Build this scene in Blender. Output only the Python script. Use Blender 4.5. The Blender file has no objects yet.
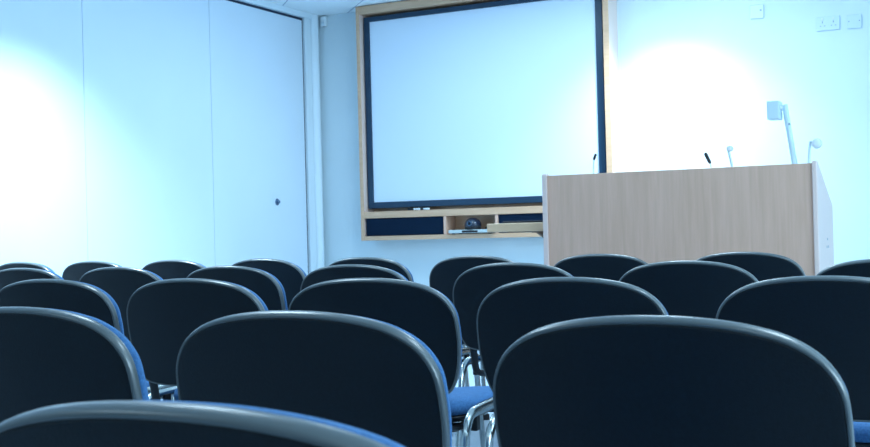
import bpy, bmesh, math, random
from mathutils import Vector, Matrix
random.seed(4)
SC = bpy.context.scene
COL = SC.collection
PI = math.pi

# ------------------------------------------------------------------ materials
def new_mat(name):
    m = bpy.data.materials.new(name); m.use_nodes = True
    nt = m.node_tree
    return m, nt, nt.nodes['Principled BSDF']

def plain(name, col, rough=.5, metal=0., spec=.5, noise=0., nscale=20., bump=0., bscale=200., sheen=0.):
    m, nt, b = new_mat(name)
    b.inputs['Base Color'].default_value = (*col, 1)
    b.inputs['Roughness'].default_value = rough
    b.inputs['Metallic'].default_value = metal
    b.inputs['Specular IOR Level'].default_value = spec
    tc = nt.nodes.new('ShaderNodeTexCoord')
    if noise:
        n = nt.nodes.new('ShaderNodeTexNoise'); n.inputs['Scale'].default_value = nscale
        n.inputs['Detail'].default_value = 3
        nt.links.new(tc.outputs['Object'], n.inputs['Vector'])
        r = nt.nodes.new('ShaderNodeValToRGB')
        r.color_ramp.elements[0].position = .3; r.color_ramp.elements[1].position = .7
        r.color_ramp.elements[0].color = (*[c*(1-noise) for c in col], 1)
        r.color_ramp.elements[1].color = (*[min(1, c*(1+noise)) for c in col], 1)
        nt.links.new(n.outputs['Fac'], r.inputs['Fac']); nt.links.new(r.outputs['Color'], b.inputs['Base Color'])
    if bump:
        n2 = nt.nodes.new('ShaderNodeTexNoise'); n2.inputs['Scale'].default_value = bscale
        nt.links.new(tc.outputs['Object'], n2.inputs['Vector'])
        bp = nt.nodes.new('ShaderNodeBump'); bp.inputs['Strength'].default_value = bump
        bp.inputs['Distance'].default_value = .002
        nt.links.new(n2.outputs['Fac'], bp.inputs['Height']); nt.links.new(bp.outputs['Normal'], b.inputs['Normal'])
    if sheen:
        b.inputs['Sheen Weight'].default_value = sheen
        b.inputs['Sheen Roughness'].default_value = .5
        b.inputs['Sheen Tint'].default_value = (.35, .6, 1, 1)
    return m

def wood(name, c1, c2, stretch, rough=.32):
    m, nt, b = new_mat(name)
    tc = nt.nodes.new('ShaderNodeTexCoord')
    mp = nt.nodes.new('ShaderNodeMapping'); mp.inputs['Scale'].default_value = stretch
    nt.links.new(tc.outputs['Object'], mp.inputs['Vector'])
    n = nt.nodes.new('ShaderNodeTexNoise'); n.inputs['Scale'].default_value = 1.; n.inputs['Detail'].default_value = 6
    n.inputs['Roughness'].default_value = .65; n.inputs['Distortion'].default_value = .3
    nt.links.new(mp.outputs['Vector'], n.inputs['Vector'])
    r = nt.nodes.new('ShaderNodeValToRGB')
    r.color_ramp.elements[0].position = .32; r.color_ramp.elements[1].position = .68
    r.color_ramp.elements[0].color = (*c1, 1); r.color_ramp.elements[1].color = (*c2, 1)
    nt.links.new(n.outputs['Fac'], r.inputs['Fac']); nt.links.new(r.outputs['Color'], b.inputs['Base Color'])
    b.inputs['Roughness'].default_value = rough
    return m

M = {}
M['wall']    = plain('painted_wall', (.685, .80, .84), .65, noise=.015, nscale=3)
M['panel']   = plain('partition_panel', (.66, .78, .87), .55, noise=.012, nscale=2)
M['rear']    = plain('rear_wall_paint', (.46, .52, .55), .8)
M['trim']    = plain('painted_trim', (.72, .84, .90), .4)
M['gap_shade']    = plain('painted_gap_shade', (.01, .025, .06), .6)  # near-black colour standing in for shade inside the partition gaps
M['joint']   = plain('panel_joint', (.30, .52, .70), .6)
M['beech']   = wood('beech_vertical', (.645, .402, .285), (.745, .474, .355), (38, 38, 2.2))
M['beechh']  = wood('beech_horizontal', (.58, .36, .222), (.68, .435, .278), (2.2, 38, 38))
M['slab']    = wood('beech_shelf', (.70, .47, .28), (.80, .55, .34), (2.2, 38, 38))
M['lam']     = plain('pale_edge_laminate', (.80, .62, .55), .3)
M['bezel']   = plain('screen_bezel', (.008, .036, .075), .35, spec=.4)
M['screen']  = plain('screen_surface', (.67, .79, .90), .55, spec=.3)
M['grille']  = plain('speaker_cloth', (.004, .015, .036), .9, spec=.1, noise=.3, nscale=300)
M['shell']   = plain('black_plastic_shell', (.0022, .0070, .0115), .47, spec=.28, noise=.2, nscale=160, bump=.25, bscale=350)
M['rim']     = plain('rim_painted_sheen', (.085, .105, .108), .32, spec=.8)  # lip of the black shell; its grey is a painted ceiling reflection
M['fabric']  = plain('blue_fabric', (.050, .148, .320), .9, spec=.15, noise=.25, nscale=220, bump=.5, bscale=500, sheen=.35)
M['black']   = plain('black_plastic', (.006, .008, .012), .45, spec=.4)
M['chrome']  = plain('chromed_tube', (.46, .51, .51), .24, metal=1.)
M['rubber']  = plain('black_rubber', (.012, .012, .014), .7)
M['white']   = plain('white_plastic', (.78, .86, .9), .4)
M['outlet']  = plain('outlet_plastic', (.64, .77, .83), .4)
M['pin']     = plain('socket_hole', (.34, .44, .52), .6)
M['silver']  = plain('silver_casing', (.50, .58, .58), .35, metal=.2)
M['dome']    = plain('glossy_black_dome', (.006, .014, .035), .08, spec=.7)
M['pale']    = plain('pale_grey_metal', (.62, .78, .85), .4)
M['steel']   = plain('dull_steel', (.12, .20, .30), .35, metal=.7)
M['brown']   = plain('brown_bracket', (.30, .20, .13), .5)

def emis(name, col, s):
    m, nt, b = new_mat(name)
    b.inputs['Base Color'].default_value = (0, 0, 0, 1)
    b.inputs['Emission Color'].default_value = (*col, 1); b.inputs['Emission Strength'].default_value = s
    return m
M['lamp'] = emis('lamp_glow', (.75, .93, 1), 4)

def ceiling_mat():
    m, nt, b = new_mat('ceiling_tile')
    tc = nt.nodes.new('ShaderNodeTexCoord'); sp = nt.nodes.new('ShaderNodeSeparateXYZ')
    nt.links.new(tc.outputs['Object'], sp.inputs['Vector'])
    def math_(op, a, bb):
        n = nt.nodes.new('ShaderNodeMath'); n.operation = op
        for i, v in enumerate((a, bb)):
            if isinstance(v, (int, float)): n.inputs[i].default_value = v
            else: nt.links.new(v, n.inputs[i])
        return n.outputs[0]
    P = .7425; W = .016
    lines = []
    for op, off, P in (('ADD', 2.31, .81675), ('SUBTRACT', 13.42, 1.6335)):
        s = math_(op, sp.outputs['Y'], sp.outputs['X'])
        s = math_('SUBTRACT', s, off - W/2 + 100*P*0)
        s = math_('FLOORED_MODULO', s, P)
        lines.append(math_('LESS_THAN', s, W))
    ln = math_('MAXIMUM', lines[0], lines[1])
    mx = nt.nodes.new('ShaderNodeMix'); mx.data_type = 'RGBA'
    mx.inputs[6].default_value = (.86, .94, .97, 1); mx.inputs[7].default_value = (.46, .54, .64, 1)
    nt.links.new(ln, mx.inputs[0]); nt.links.new(mx.outputs[2], b.inputs['Base Color'])
    b.inputs['Roughness'].default_value = .8
    return m
M['ceil'] = ceiling_mat()
M['carpet'] = plain('pale_blue_carpet', (.36, .46, .56), .95, noise=.12, nscale=120, bump=.5, bscale=300)

# ------------------------------------------------------------------ mesh helpers
def obj(name, bm, mat, parent=None, loc=(0, 0, 0), smooth=False):
    me = bpy.data.meshes.new(name)
    bmesh.ops.recalc_face_normals(bm, faces=bm.faces)
    bm.to_mesh(me); bm.free()
    me.materials.append(mat)
    if smooth:
        for p in me.polygons: p.use_smooth = True
    o = bpy.data.objects.new(name, me); COL.objects.link(o)
    o.location = loc
    if parent: o.parent = parent
    return o

def thing(name, label, cat, loc=(0, 0, 0), rotz=0, group=None):
    o = bpy.data.objects.new(name, None); COL.objects.link(o)
    o.empty_display_size = .1
    o.location = loc; o.rotation_euler = (0, 0, rotz)
    o['label'] = label; o['category'] = cat
    if group: o['group'] = group
    return o

def tag(o, label, cat, group=None):
    o['label'] = label; o['category'] = cat
    if group: o['group'] = group
    return o

def struct(name, bm, mat, parent=None):
    o = obj(name, bm, mat, parent)
    if parent is None: o['kind'] = 'structure'
    return o

def box(bm, x0, x1, y0, y1, z0, z1, bev=0., seg=2):
    b2 = bmesh.new()
    bmesh.ops.create_cube(b2, size=1)
    for v in b2.verts:
        v.co = Vector((x0+(v.co.x+.5)*(x1-x0), y0+(v.co.y+.5)*(y1-y0), z0+(v.co.z+.5)*(z1-z0)))
    if bev:
        bmesh.ops.bevel(b2, geom=list(b2.edges), offset=bev, segments=seg, profile=.5, affect='EDGES')
    merge(bm, b2)
    return bm

def merge(bm, b2):
    vm = {}
    for v in b2.verts: vm[v] = bm.verts.new(v.co)
    for f in b2.faces:
        bm.faces.new([vm[v] for v in f.verts])
    b2.free()

def B(*a, **k): return box(bmesh.new(), *a, **k)

def tube(bm, pts, rx, ry=None, n=12, side=Vector((1, 0, 0))):
    """sweep an ellipse (rx along 'side'-ish, ry across) through pts"""
    pts = [Vector(p) for p in pts]; ry = ry or rx
    rings = []
    for i, p in enumerate(pts):
        t = (pts[min(i+1, len(pts)-1)] - pts[max(i-1, 0)]).normalized()
        s = side - t*side.dot(t)
        if s.length < 1e-4: s = Vector((0, 1, 0)) - t*t.y
        s.normalize(); u = t.cross(s)
        rings.append([bm.verts.new(p + s*rx*math.cos(2*PI*k/n) + u*ry*math.sin(2*PI*k/n)) for k in range(n)])
    for a, b in zip(rings, rings[1:]):
        for k in range(n): bm.faces.new((a[k], a[(k+1) % n], b[(k+1) % n], b[k]))
    bm.faces.new(rings[0][::-1]); bm.faces.new(rings[-1])
    return bm

def lathe(bm, prof, c=(0, 0, 0), n=28, axis='z'):
    """prof: list of (radius, height)"""
    c = Vector(c); rings = []
    for r, h in prof:
        ring = []
        for k in range(n):
            a = 2*PI*k/n
            p = (r*math.cos(a), r*math.sin(a), h)
            if axis == 'x': p = (p[2], p[0], p[1])
            if axis == 'y': p = (p[0], p[2], p[1])
            ring.append(bm.verts.new(c + Vector(p)))
        rings.append(ring)
    for a, b in zip(rings, rings[1:]):
        for k in range(n): bm.faces.new((a[k], a[(k+1) % n], b[(k+1) % n], b[k]))
    bm.faces.new(rings[0][::-1]); bm.faces.new(rings[-1])
    return bm

def smooth_path(ctrl, per=6, closed=False):
    P = [Vector(p) for p in ctrl]; out = []
    n = len(P)
    rng = range(n if closed else n-1)
    for i in rng:
        if closed: p0, p1, p2, p3 = P[i-1], P[i], P[(i+1) % n], P[(i+2) % n]
        else: p0, p1, p2, p3 = P[max(i-1, 0)], P[i], P[i+1], P[min(i+2, n-1)]
        for k in range(per):
            t = k/per
            out.append(.5*((2*p1)+(p2-p0)*t+(2*p0-5*p1+4*p2-p3)*t*t+(3*p1-p0-3*p2+p3)*t**3))
    if not closed: out.append(P[-1])
    return out

# ------------------------------------------------------------------ the room
XL, YB, ZC = -5.223, 8.066, 2.765
XR, YR = 3.3, -2.6
struct('floor', B(XL-.2, XR+.2, YR-.2, YB+.2, -.1, 0), M['carpet'])
struct('ceiling', B(XL-.2, XR+.2, YR-.2, YB+.2, ZC, ZC+.1), M['ceil'])
struct('wall_back', B(XL-.2, XR+.2, YB, YB+.15, 0, ZC), M['wall'])
struct('wall_rear', B(XL-.2, XR+.2, YR-.15, YR, 0, ZC), M['rear'])
# right wall with a window opening
WY0, WY1, WZ0, WZ1 = .6, 5.0, .95, 2.3
bm = bmesh.new()
box(bm, XR, XR+.15, YR, WY0, 0, ZC); box(bm, XR, XR+.15, WY1, YB, 0, ZC)
box(bm, XR, XR+.15, WY0, WY1, 0, WZ0); box(bm, XR, XR+.15, WY0, WY1, WZ1, ZC)
struct('wall_right', bm, M['rear'])
bm = bmesh.new()
box(bm, XR, XR+.08, WY0, WY1, WZ0, WZ0+.05); box(bm, XR, XR+.08, WY0, WY1, WZ1-.05, WZ1)
for k in range(4):
    yy = WY0 + (WY1-WY0-.05)*k/3
    box(bm, XR, XR+.08, yy, yy+.05, WZ0+.05, WZ1-.05)
struct('window_1', bm, M['trim'])

# left wall: folding partition of tall flush panels
struct('wall_left', B(XL-.2, XL-.045, YR-.1, YB+.1, 0, ZC), M['joint'])
ys = [7.810, 6.610, 5.349]
while ys[-1] > YR: ys.append(ys[-1]-1.254)
part = bpy.data.objects.new('partition', None); COL.objects.link(part)
part['label'] = 'pale blue folding partition wall of tall flush panels on the left'
part['category'] = 'partition'
for i in range(len(ys)-1):
    y1, y0 = ys[i]-.002, max(ys[i+1]+.002, YR)
    p = obj('panel', B(XL-.045, XL, y0, y1, .01, 2.6935, bev=.0015), M['panel'], part)
    if i == 0:
        bm = bmesh.new()
        lathe(bm, [(.026, 0), (.026, .004), (.022, .008), (.012, .009), (.012, .022), (.008, .026)], (XL, 7.3975, 1.203), axis='x')
        obj('lock', bm, M['steel'], p, smooth=False)
struct('trim_1', B(XL-.045, XL+.022, YR, 7.9365, 2.7166, ZC, bev=.003), M['trim'])       # head track
struct('trim_2', B(XL-.045, XL-.012, YR, 7.832, 2.6913, 2.7166), M['gap_shade'])                  # open gap under the track, its shade painted as a dark strip
struct('trim_3', B(XL-.045, XL-.012, 7.811, 7.834, 0, 2.7166), M['gap_shade'])                  # gap by the jamb, shade painted dark the same way
bm = B(XL-.045, XL+.012, 7.834, 7.9255, 0, 2.7166, bev=.003)
struct('trim_4', bm, M['trim'])
bm = bmesh.new()
tube(bm, [(XL-.012, 7.9805, 0), (XL-.012, 7.9805, ZC)], .052, .052, n=24)
struct('trim_5', bm, M['trim'])
struct('baseboard_back', B(XL+.05, XR, YB-.015, YB, 0, .1, bev=.003), M['trim'])

# motion sensor in the corner
s = thing('motion_sensor', 'small white motion sensor high on the back wall beside the corner', 'sensor', (-5.159, YB, 2.6715)); s.scale = (1.1, 1.1, 1.1)
obj('housing', B(-.022, .022, -.04, 0, 0, .075, bev=.006), M['white'], s)
obj('lens', B(-.014, .014, -.046, -.0405, .008, .034, bev=.004), M['outlet'], s)

# wall plates
s = thing('wall_plate', 'blank single white wall plate nearest the wooden screen cabinet', 'wall plate', (-1.618, YB, 2.356), group='plates high on the back wall'); s.scale = (1.1, 1.1, 1.1)
obj('plate', B(-.042, .042, -.012, 0, 0, .088, bev=.003), M['outlet'], s)
obj('sensor_button', lathe(bmesh.new(), [(.006, -.016), (.006, -.0121)], (.024, 0, .05), axis='y'), M['pin'], s)
s = thing('power_socket', 'white double power socket with two sets of pin holes, high on wall', 'socket', (-1.151, YB, 2.226), group='plates high on the back wall'); s.scale = (1.1, 1.1, 1.1)
pl = obj('plate', B(-.068, .068, -.012, 0, 0, .086, bev=.003), M['outlet'], s)
for cx in (-.032, .032):
    obj('pin_hole', B(cx-.003, cx+.003, -.0135, -.0121, .045, .057), M['pin'], pl)
    obj('pin_hole', B(cx-.016, cx-.008, -.0135, -.0121, .026, .031), M['pin'], pl)
    obj('pin_hole', B(cx+.008, cx+.016, -.0135, -.0121, .026, .031), M['pin'], pl)
    obj('rocker_switch', B(cx-.007, cx+.007, -.0165, -.0121, .063, .078, bev=.002), M['white'], s)
s = thing('wall_plate', 'single white wall plate with two screws, right of the double socket', 'wall plate', (-.9845, YB, 2.2216), group='plates high on the back wall'); s.scale = (1.1, 1.1, 1.1)
obj('plate', B(-.042, .042, -.012, 0, 0, .084, bev=.003), M['outlet'], s)
for cx in (-.03, .03):
    obj('screw', lathe(bmesh.new(), [(.004, -.0135), (.004, -.0121)], (cx, 0, .045), axis='y'), M['pin'], s)

# ------------------------------------------------------------------ cabinet with the big screen
FX0, FX1, FY = -4.743, -2.627, 7.865           # outer left, outer right, front plane
ZB, ZT = .8785, 2.7584
cab = thing('screen_cabinet', 'beech wall cabinet framing the large screen, with a shelf of compartments below', 'cabinet', (0, 0, 0))
for x0, x1 in ((FX0, FX0+.031), (FX1-.044, FX1)):
    sb = obj('side_board', B(x0, x1, FY+.0065, YB, ZB, ZT), M['lam'], cab)
    obj('edge_strip', B(x0, x1, FY, FY+.006, ZB, ZT, bev=.002), M['beechh'], sb)
obj('top_board', B(FX0+.0315, FX1-.0445, FY+.002, YB, 2.6935, ZT, bev=.003), M['beechh'], cab)
obj('back_panel', B(FX0+.0315, FX1-.0445, 8.030, YB, ZB+.0355, 2.693), M['beechh'], cab)
obj('shelf', B(FX0+.0315, FX1-.0445, FY+.001, 8.0295, 1.0556, 1.1084, bev=.003), M['beechh'], cab)
obj('bottom_board', B(FX0+.0315, FX1-.0445, FY+.001, YB, ZB, ZB+.035, bev=.003), M['beechh'], cab)
for x in (-4.001, -3.564):
    obj('divider', B(x, x+.024, FY+.004, 8.0295, ZB+.0355, 1.0551, bev=.002), M['beech'], cab)
obj('speaker_grille', B(FX0+.044, -4.004, FY+.012, FY+.05, ZB+.0375, 1.053, bev=.003), M['grille'], cab)
obj('speaker_grille', B(-3.5365, FX1-.0495, FY+.012, FY+.05, ZB+.0375, 1.053, bev=.003), M['grille'], cab)

SX0, SX1, SZ0, SZ1 = -4.651, -2.7445, 1.1843, 2.6352   # picture area
SY = 7.9145
scr = thing('projection_screen', 'large blank white screen in a dark navy bezel inside the wooden cabinet', 'screen', ((SX0+SX1)/2, SY, SZ0-.0495))
ox, oz = (SX0+SX1)/2, SZ0-.0495
hw = (SX1-SX0)/2; h = SZ1-SZ0; bw = .0473
obj('screen_surface', B(-hw+.0, hw, .013, .033, .0495, .0495+h), M['screen'], scr)
bm = bmesh.new()
box(bm, -hw-bw, hw+bw+.0045, 0, .097, 0, .049, bev=.003); box(bm, -hw-bw, hw+bw+.0045, 0, .097, .0500+h, .0495+h+.040, bev=.003)
box(bm, -hw-bw, -hw-.0005, 0.0005, .097, .049, .0500+h); box(bm, hw+.0005, hw+bw+.0045, 0.0005, .097, .049, .0500+h)
obj('bezel', bm, M['bezel'], scr)

# little things on the shelf under the screen
ZS = 1.1087
bm = B(-.075, .075, -.018, .018, 0, .018, bev=.005)
o = obj('remote_control', bm, M['black'], loc=(-4.246, 7.909, ZS)); o.scale = (1.1, 1.1, 1.1); tag(o, 'small dark remote lying on the shelf under the screen', 'remote')
for x, a, l in ((-4.237, .05, 'left pale marker pen in front of the dark remote under the screen'), (-4.1525, -.15, 'right pale marker pen, end of the dark remote under the screen')):
    bm = bmesh.new()
    lathe(bm, [(.004, -.05), (.0065, -.047), (.0065, .015), (.0075, .016), (.0075, .048), (.005, .052)], (0, 0, .0077), n=14, axis='x')
    o = obj('marker_pen', bm, M['white'], loc=(x, 7.879, ZS), smooth=False); o.rotation_euler = (0, 0, a)
    o.scale = (.55, 1.1, 1.1)
    tag(o, l, 'marker pen')

# silver player with the dome camera on top, in the open compartment
ZC0 = ZB+.0353
pl = thing('media_player', 'slim silver player with a dark display in the open compartment', 'player', (-3.7565, 7.909, ZC0)); pl.scale = (1.1, 1.1, 1.1)
obj('casing', B(-.172, .172, -.065, .09, .006, .030, bev=.004), M['silver'], pl)
obj('display', B(-.065, .055, -.0675, -.0655, .010, .024), M['black'], pl)
for sx in (-.14, .14):
    for sy in (-.045, .07): obj('foot', lathe(bmesh.new(), [(.012, 0), (.012, .0058)], (sx, sy, 0), n=12), M['rubber'], pl)
dm = thing('dome_camera', 'glossy dark dome camera sitting on the silver player', 'camera', (-3.76, 7.8925, ZC0+.0333)); dm.scale = (1.1, 1.1, 1.1)
prof = [(.055, 0), (.057, .004), (.057, .018)]
obj('base', lathe(bmesh.new(), prof, n=32), M['black'], dm)
prof = [(.0585, .0185), (.0600, .030)] + [(.06*math.cos(a*PI/24), .030+.052*math.sin(a*PI/24)) for a in range(1, 12)] + [(.002, .082)]
obj('dome', lathe(bmesh.new(), prof, n=36), M['dome'], dm, smooth=True)
obj('lens_ring', lathe(bmesh.new(), [(.015, -.0598), (.015, -.056), (.011, -.056), (.011, -.0598)], (0, 0, .04), n=20, axis='y'), M['steel'], dm)
cbl = bmesh.new()
tube(cbl, smooth_path([(-3.6685, 7.953, ZC0+0.0385), (-3.641, 7.942, ZC0+0.066), (-3.608, 7.9475, ZC0+0.0704), (-3.5882, 7.964, ZC0+0.055), (-3.5838, 7.986, ZC0+0.0396)]), .006, n=8)
box(cbl, -3.6795, -3.6575, 7.9365, 7.9695, ZC0+.0334, ZC0+.0495, bev=.004)
o = obj('cable', cbl, M['black']); tag(o, 'short dark cable looping behind the dome camera', 'cable')

# ------------------------------------------------------------------ podium
PX0, PX1, PY0, PY1 = -2.140, -.822, 5.30, 5.74
pod = thing('lectern', 'wide beech lectern with a tall front panel standing before the back wall', 'lectern', (0, 0, 0))
def side_panel(x0, x1):
    bm = bmesh.new()
    prof = [(PY0+.012, .0), (PY0+.002, .012)]
    prof += [(PY0, .04), (PY0, 1.205)]
    prof += [(PY0+.004, 1.212), (PY0+.012, 1.216), (PY0+.030, 1.216), (PY1-.006, 1.022), (PY1, 1.014), (PY1, 0)]
    a = [bm.verts.new((x0, y, z)) for y, z in prof]; b = [bm.verts.new((x1, y, z)) for y, z in prof]
    n = len(prof)
    bm.faces.new(a[::-1]); bm.faces.new(b)
    for i in range(n): bm.faces.new((a[i], a[(i+1) % n], b[(i+1) % n], b[i]))
    bmesh.ops.recalc_face_normals(bm, faces=bm.faces)
    ed = [e for e in bm.edges if abs(e.verts[0].co.x-e.verts[1].co.x) < 1e-6]
    bmesh.ops.bevel(bm, geom=ed, offset=.004, segments=2, profile=.5, affect='EDGES')
    return bm
obj('side_panel', side_panel(PX0, PX0+.026), M['lam'], pod)
sp = obj('side_panel', side_panel(PX1-.022, PX1), M['lam'], pod)
obj('front_panel', B(PX0+.0265, PX1-.0225, PY0+.010, PY0+.032, .04, 1.206, bev=.002), M['beech'], pod)
obj('worktop', B(PX0+.0265, PX1-.0225, PY0+.0325, PY1-.01, .94, .968, bev=.002), M['beechh'], pod)
obj('kickboard', B(PX0+.0265, PX1-.0225, PY0+.03, PY0+.05, 0, .0395), M['black'], pod)
obj('inner_shelf', B(PX0+.0265, PX1-.0225, PY0+.0325, PY1-.03, .45, .475, bev=.002), M['beechh'], pod)
for dy, z in ((-.022, .825), (.022, .825), (0, .86)):
    obj('cable_hole', lathe(bmesh.new(), [(.006, .0002), (.006, .0015)], (PX1, 5.55+dy, z), n=12, axis='x'), M['pin'], sp)
# fold-up shelf on the left side of the lectern
fl = obj('side_shelf', B(-2.475, PX0-.0005, 5.36, 5.70, .930, .975, bev=.004), M['slab'], pod)
bm = bmesh.new()
tube(bm, [(-2.262, 5.53, .930), (-2.155, 5.53, .852)], .009, .012, n=8, side=Vector((0, 1, 0)))
box(bm, PX0-.016, PX0-.001, 5.515, 5.545, .80, .925, bev=.002)
box(bm, -2.29, -2.20, 5.515, 5.545, .922, .9305, bev=.001)
obj('shelf_bracket', bm, M['brown'], fl)
o = obj('folder', B(-.11, .11, -.10, .10, 0, .010, bev=.003), M['black'], loc=(-2.30, 5.50, .9753)); o.rotation_euler = (0, 0, .12)
tag(o, 'thin dark flat folder lying on the side shelf of the lectern', 'folder')

# microphones and document camera on the worktop
ZW = .9683
def mic(label, base, path, headdir, k=1):
    t = thing('gooseneck_microphone', label, 'microphone', base, group='microphones on the lectern')
    obj('base', lathe(bmesh.new(), [(.035, 0), (.035, .012), (.028, .02), (.012, .024), (.012, .04)], n=24), M['black'], t)
    pts = smooth_path([(0, 0, .038)] + path)
    obj('stem', tube(bmesh.new(), pts, .003, n=8), M['pale'], t)
    e = Vector(path[-1]); d = Vector(headdir).normalized()
    pr = [(0, .004), (.004, .0065), (.012, .0085), (.05, .0085), (.056, .006), (.058, .002)]
    bm = bmesh.new()
    q = Vector((0, 0, 1)).rotation_difference(d).to_matrix().to_4x4()
    lathe(bm, [(r, h) for h, r in [(h*k, r*(.5+.5*k)) for h, r in pr]], n=14)
    bmesh.ops.transform(bm, matrix=Matrix.Translation(e) @ q, verts=bm.verts)
    obj('head', bm, M['black'], t, smooth=True)
    return t
mic('black-tipped gooseneck microphone above the middle of the lectern front', (-1.335, 5.52, ZW),
    [(0, 0, .12), (-.002, -.005, .2), (-.012, -.012, .268)], (-.36, -.2, .9))
mic('small dark gooseneck microphone before the lower right corner of the screen', (-1.958, 5.55, ZW),
    [(0, 0, .15), (.004, -.005, .25), (.010, -.01, .318)], (.35, -.25, .65), .6)

dc = thing('document_camera', 'pale document camera with a square head on a slanted arm and two lamp arms', 'document camera', (-1.06, 5.56, ZW))
obj('base', B(-.20, .20, -.13, .12, .0, .035, bev=.008), M['pale'], dc)
obj('arm', tube(bmesh.new(), smooth_path([(.118, .03, .034), (.102, .03, .18), (.078, .03, .36), (.054, .03, .535)]), .013, .013, n=12), M['pale'], dc)
obj('camera_head', B(-.022, .036, -.01, .075, .465, .553, bev=.005), M['pale'], dc)
obj('joint', lathe(bmesh.new(), [(.012, 0), (.012, .014)], (.0362, .03, .522), n=16, axis='x'), M['white'], dc)
obj('joint_screw', lathe(bmesh.new(), [(.005, -.016), (.005, -.010)], (.076, .03, .44), n=10, axis='y'), M['pin'], dc)
for path, hc, hk in (([(-.196, .02, .033), (-.195, .02, .2), (-.208, .02, .30), (-.220, .02, .345)], (-.208, .02, .340), .6),
                 ([(.158, .0, .033), (.160, .0, .2), (.168, .0, .32), (.174, .0, .352)], (.200, .0, .340), 1)):
    la = obj('lamp_arm', tube(bmesh.new(), smooth_path(path), .006, n=10), M['pale'], dc)
    obj('lamp_head', lathe(bmesh.new(), [(.010*hk, -.02), (.021*hk, -.016), (.024*hk, .012), (.015*hk, .018)], hc, n=18, axis='y'), M['white'], la)

# ------------------------------------------------------------------ chairs
HT = .8362      # top of the backrest
TILT = .205
def back_pt(x, zr, off):
    """point on the curved back: x across, zr below the top, off towards the sitter"""
    cx = .016*(x/.235)**2 - .012*math.sin(min(1, max(0, -zr/.34))*PI)*0
    y = -zr*TILT + cx
    nx = -2*.016*x/.235**2
    nrm = Vector((nx, 1, TILT)).normalized()
    return Vector((x, y, HT-.006 + zr)) + nrm*off
half = [(0, 0), (.06, -.002), (.12, -.010), (.17, -.025), (.208, -.051), (.230, -.088), (.236, -.135), (.235, -.188),
        (.227, -.238), (.214, -.276), (.192, -.301), (.14, -.311), (.07, -.313), (0, -.313)]
half = [(x*1.022, z) for x, z in half]
ctrl = [(x, z, 0) for x, z in half] + [(-x, z, 0) for x, z in half[-2:0:-1]]
OUT = [Vector((p.x, p.y)) for p in smooth_path(ctrl, 4, closed=True)]
TOP_EXTRA = 0.
def inset(d, sgn=1):
    n = len(OUT); r = []
    for i in range(n):
        t = (OUT[(i+1) % n]-OUT[i-1]).normalized()
        e = TOP_EXTRA*min(1, max(0, (OUT[i].y+.10)/.07))
        r.append(OUT[i] + Vector((t.y, -t.x))*(d+e)*sgn)
    return r
def cushion(prof, core_off):
    """rings: (inset, offset) ; closed both ends with shrinking rings"""
    bm = bmesh.new(); rings = []
    c = Vector((0, -.15))
    def ring(pts, off): return [bm.verts.new(back_pt(p.x, p.y, off)) for p in pts]
    f0, f1 = core_off
    i0 = inset(prof[0][0]); i1 = inset(prof[-1][0])
    for s in (.03, .3, .55, .78): rings.append(ring([c+(p-c)*s for p in i0], f0(s) if callable(f0) else f0))
    for d, o in prof: rings.append(ring(inset(d), o))
    for s in (.78, .55, .3, .03): rings.append(ring([c+(p-c)*s for p in i1], f1(s) if callable(f1) else f1))
    n = len(OUT)
    for a, b in zip(rings, rings[1:]):
        for k in range(n): bm.faces.new((a[k], a[(k+1) % n], b[(k+1) % n], b[k]))
    bm.faces.new(rings[0][::-1]); bm.faces.new(rings[-1])
    return bm
# direction of inset: make sure positive goes inwards
if inset(.01)[0].y > OUT[0].y:
    _i = inset
    def inset(d, _i=_i): return _i(d, -1)

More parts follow.
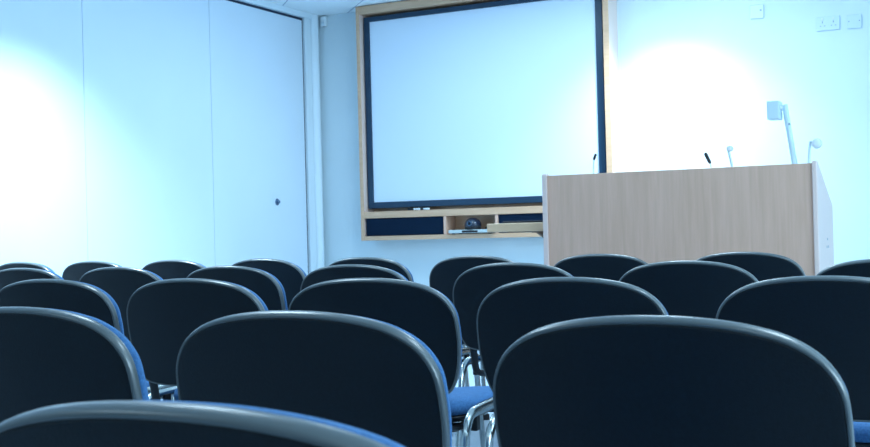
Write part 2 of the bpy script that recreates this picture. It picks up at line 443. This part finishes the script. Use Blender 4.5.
def make_chair():
    t = thing('conference_chair', 'x', 'chair')
    bs = obj('back_shell', cushion([(.020, -.0040), (.0110, -.0036), (.0078, -.0030), (.0073, .0), (.0073, .0150)],
                              (lambda s: -.0044-.006*(1-s*s), .0165)), M['shell'], t, smooth=True)
    bm = bmesh.new()
    loop = [(.0072, -.0034), (.0034, -.0030), (.0018, .0), (.0007, .0036), (.0002, .0080), (.0003, .0145), (.0020, .0162), (.0072, .0162)]
    rings = [[bm.verts.new(back_pt(p.x, p.y, o)) for p in inset(d)] for d, o in loop]
    for a, b in zip(rings, rings[1:]+rings[:1]):
        for k in range(len(a)): bm.faces.new((a[k], a[(k+1) % len(a)], b[(k+1) % len(a)], b[k]))
    obj('back_rim', bm, M['rim'], t, smooth=True)
    global TOP_EXTRA
    TOP_EXTRA = .0045          # the cushion's top edge sits a little lower than the shell's
    obj('back_cushion', cushion([(.007, .0170), (.0024, .020), (.0010, .028), (.0038, .038), (.012, .0435), (.026, .047)],
                             (.0170, lambda s: .0475+.004*(1-s*s))), M['fabric'], t, smooth=True)
    TOP_EXTRA = 0.
    # seat: rounded trapezoid
    def seat_ring(bm, k, z, dz=0):
        pts = []
        n = 48; cy = .355
        for i in range(n):
            a = 2*PI*i/n
            ca, sa = math.cos(a), math.sin(a); e = 2/4.2
            x = math.copysign(abs(ca)**e, ca); y = math.copysign(abs(sa)**e, sa)
            w = .225 + .012*y
            zz = z - (.018*max(0, y-.55)/.45 if dz else 0) - .004*(1-abs(x))*dz
            pts.append(bm.verts.new((x*(w-k), cy + y*(.215-k), zz)))
        return pts
    def seat(rings_):
        bm = bmesh.new(); R = [seat_ring(bm, k, z, d) for k, z, d in rings_]; n = 48
        for a, b in zip(R, R[1:]):
            for i in range(n): bm.faces.new((a[i], a[(i+1) % n], b[(i+1) % n], b[i]))
        bm.faces.new(R[0][::-1]); bm.faces.new(R[-1]); return bm
    obj('seat_cushion', seat([(.02, 0.4585, 0), (.004, 0.4610, 0), (0, 0.4730, 1), (.004, 0.4880, 1), (.014, 0.4970, 1), (.035, 0.5020, 1), (.09, 0.5030, 1), (.15, 0.5020, 1), (.195, 0.5010, 1)]), M['fabric'], t, smooth=True)
    ss = obj('seat_shell', seat([(.05, 0.4375, 0), (.02, 0.4400, 0), (.004, 0.4510, 0), (.001, 0.4565, 0), (.008, 0.4580, 0)]), M['black'], t, smooth=True)
    bm = bmesh.new()
    for s in (-1, 1):
        x = s*.182
        p = back_pt(x, -.294, .006); q = back_pt(x, -.325, .008)
        path = smooth_path([p, q, (x, q.y+.012, .460), (x*.98, q.y+.03, .440), (x*.98, q.y+.08, .4275), (x*.98, q.y+.18, .4275)], 5)
        bm2 = bmesh.new(); tube(bm2, path, .014, .008, n=12)
        obj('back_post', bm2, M['black'], t, smooth=True)
    # oval chrome legs with bent tops that form the side rails
    for s in (-1, 1):
        xr = s*.236
        rear = smooth_path([(xr+s*.006, .035, .012), (xr+s*.003, .060, .20), (xr, .085, .38), (xr, .100, .440), (xr, .135, .470), (xr, .19, .475), (xr, .33, .474)], 5)
        front = smooth_path([(xr+s*.006, .615, .012), (xr+s*.003, .590, .20), (xr, .570, .38), (xr, .552, .438), (xr, .51, .468), (xr, .45, .473), (xr, .3305, .474)], 5)
        for pth in (rear, front):
            l = obj('leg', tube(bmesh.new(), pth, .0105, .015, n=14), M['chrome'], t, smooth=True)
            f = pth[0]
            obj('foot_cap', lathe(bmesh.new(), [(.017, 0), (.018, .004), (.018, .026), (.013, .030)], (f.x, f.y, 0), n=14), M['rubber'], l)
    for y in (.20, .50):
        obj('crossbar', tube(bmesh.new(), [(-.229, y, .428), (.229, y, .428)], .010, .010, n=10, side=Vector((0, 1, 0))), M['black'], t)
        # plates that join the bar to the rails
    for s in (-1, 1):
        for y in (.20, .50):
            obj('rail_bracket', B(s*.229-.006, s*.229+.006, y-.014, y+.014, .420, .474, bev=.002), M['black'], t)
    return t

def copy_tree(o, parent=None):
    c = o.copy(); COL.objects.link(c)
    if parent: c.parent = parent
    for ch in list(o.children): copy_tree(ch, c)
    return c

LOOK = 'black-backed blue chair, '
# (x, y, rotation, dz, label)
CHAIRS = [
 # nearest row
 (-.545, .618, .03, 'largest, in the bottom left corner, cut by the frame'),
 # second row
 (-.434, 1.422, .0, 'the big one right of centre at the bottom edge'),
 (-1.003, 1.435, .04, 'big one left of centre, directly behind the bottom left chair'),
 (-1.600, 1.450, .0, 'at the left picture edge just above the bottom left chair'),
 # third row
 (-.383, 2.500, .0, 'cut by the right picture edge, beside the big right-hand chair'),
 (-.960, 2.490, .03, 'straight in front of the big right-hand chair, mid picture'),
 (-1.502, 2.490, .12, 'left of the gap showing a blue seat and chrome legs'),
 (-2.094, 2.510, .04, 'third row, second from left, seat and chrome showing below'),
 (-2.640, 2.510, .06, 'third row from camera, leftmost, cut by the picture edge'),
 # fourth row
 (-.36, 3.56, .0, 'small sliver at the right picture edge beyond the lectern side'),
 (-.965, 3.56, .02, 'fourth row, before the right half of the lectern'),
 (-1.560, 3.56, .02, 'fourth row, overlapping the lectern left edge'),
 (-2.200, 3.55, .0, 'fourth row, below the cabinet left end, half hidden'),
 (-2.765, 3.55, .0, 'fourth row, below the lock of the partition'),
 (-3.33, 3.55, .0, 'fourth row, tall dark back second from left'),
 (-3.872, 3.55, .0, 'fourth row, leftmost, rounded corner at the left picture edge'),
 # fifth row, farthest
 (-1.000, 4.54, .0, 'farthest row, before the right end of the lectern'),
 (-1.59, 4.54, .0, 'farthest row, before the left end of the lectern'),
 (-2.170, 4.54, .0, 'farthest row, against the pale wall left of the lectern'),
 (-2.74, 4.54, .0, 'farthest row, just right of the room corner'),
 (-3.32, 4.54, .0, 'farthest row, just left of the room corner'),
 (-3.88, 4.54, .0, 'farthest row, third from left, between two partition joints'),
 (-4.425, 4.54, .0, 'farthest row, second from left, at the left partition joint'),
 (-4.955, 4.54, .0, 'farthest row, leftmost sliver at the left picture edge'),
]
proto = make_chair()
for i, (x, y, a, l) in enumerate(CHAIRS):
    c = proto if i == 0 else copy_tree(proto)
    c.location = (x, y, 0); c.rotation_euler = (0, 0, a)
    c['label'] = LOOK + l; c['category'] = 'chair'; c['group'] = 'conference chairs in rows'

# ------------------------------------------------------------------ lights
TINT = (.62, .845, 1.0)
def light(name, kind, loc, rot, power, col, **k):
    d = bpy.data.lights.new(name, kind); d.energy = power; d.color = col
    for a, v in k.items(): setattr(d, a, v)
    o = bpy.data.objects.new(name, d); COL.objects.link(o); o.location = loc; o.rotation_euler = rot
    return o
# recessed downlights close to the walls
for x, y, pw, ang, nm in ((-2.20, 7.458, 320, 112, 'small round ceiling downlight near the back wall'),
                          (-4.40, 4.73, 570, 112, 'small round ceiling downlight near the left partition')):
    d = thing('ceiling_downlight', nm, 'downlight', (x, y, ZC))
    obj('ring', lathe(bmesh.new(), [(.075, -.001), (.075, -.006), (.06, -.010), (.055, -.001)], n=28), M['white'], d)
    obj('lens', lathe(bmesh.new(), [(.052, -.001), (.052, -.003)], n=24), M['lamp'], d)
    light('downlight_beam', 'SPOT', (x, y, ZC-.02), (0, 0, 0), pw, TINT, spot_size=math.radians(ang), spot_blend=1.0, shadow_soft_size=.05)
# unseen square fill panels, added to light the room evenly
for x, y, pw in ((-2.7, 3.1, 29), (.2, 3.1, 28), (-2.6, -.4, 10), (.2, -.4, 10), (-1.98, 6.82, 36), (-3.4, 6.5, 18)):
    d = thing('added_fill_panel', 'unseen square white fill panel added to the tiled ceiling', 'added light', (x, y, ZC), group='added fill panels')
    bm = bmesh.new()
    for a in ((-.3, .3, -.3, -.27), (-.3, .3, .27, .3), (-.3, -.27, -.27, .27), (.27, .3, -.27, .27)):
        box(bm, *a, -.02, -.0005)
    obj('frame', bm, M['white'], d)
    obj('diffuser', B(-.2695, .2695, -.2695, .2695, -.012, -.0005), M['lamp'], d)
    light('added_fill_glow', 'AREA', (x, y, ZC-.03), (0, 0, 0), pw, TINT, shape='SQUARE', size=.54)
# daylight through the window on the right
light('daylight', 'AREA', (XR-.01, (WY0+WY1)/2, (WZ0+WZ1)/2), (0, PI/2, 0), 205, (.54, .80, 1), shape='RECTANGLE', size=WZ1-WZ0-.1, size_y=WY1-WY0-.1)
w = bpy.data.worlds.new('sky'); SC.world = w; w.use_nodes = True
w.node_tree.nodes['Background'].inputs['Color'].default_value = (.55, .8, 1, 1)
w.node_tree.nodes['Background'].inputs['Strength'].default_value = .6

# ------------------------------------------------------------------ camera
F, YAW, PITCH, ROLL = 1141.35, .4778, .0057, -.026
cy, sy, cp, s_ = math.cos(YAW), math.sin(YAW), math.cos(PITCH), math.sin(PITCH)
fwd = Vector((-sy*cp, cy*cp, s_)); right = Vector((cy, sy, 0)); up = right.cross(fwd)
c, s = math.cos(ROLL), math.sin(ROLL)
r2 = c*right + s*up; u2 = -s*right + c*up
cd = bpy.data.cameras.new('camera'); cam = bpy.data.objects.new('camera', cd); COL.objects.link(cam)
mw = Matrix((r2, u2, -fwd)).transposed().to_4x4(); mw.translation = (0, 0, .95)
cam.matrix_world = mw
cd.sensor_width = 36; cd.lens = F/870*36; cd.clip_start = .05
cd.dof.use_dof = True; cd.dof.focus_distance = 3.6; cd.dof.aperture_fstop = 15
SC.camera = cam
vs = SC.view_settings
vs.view_transform = 'Standard'; vs.look = 'None'; vs.gamma = 1; vs.use_curve_mapping = False; vs.exposure = 0
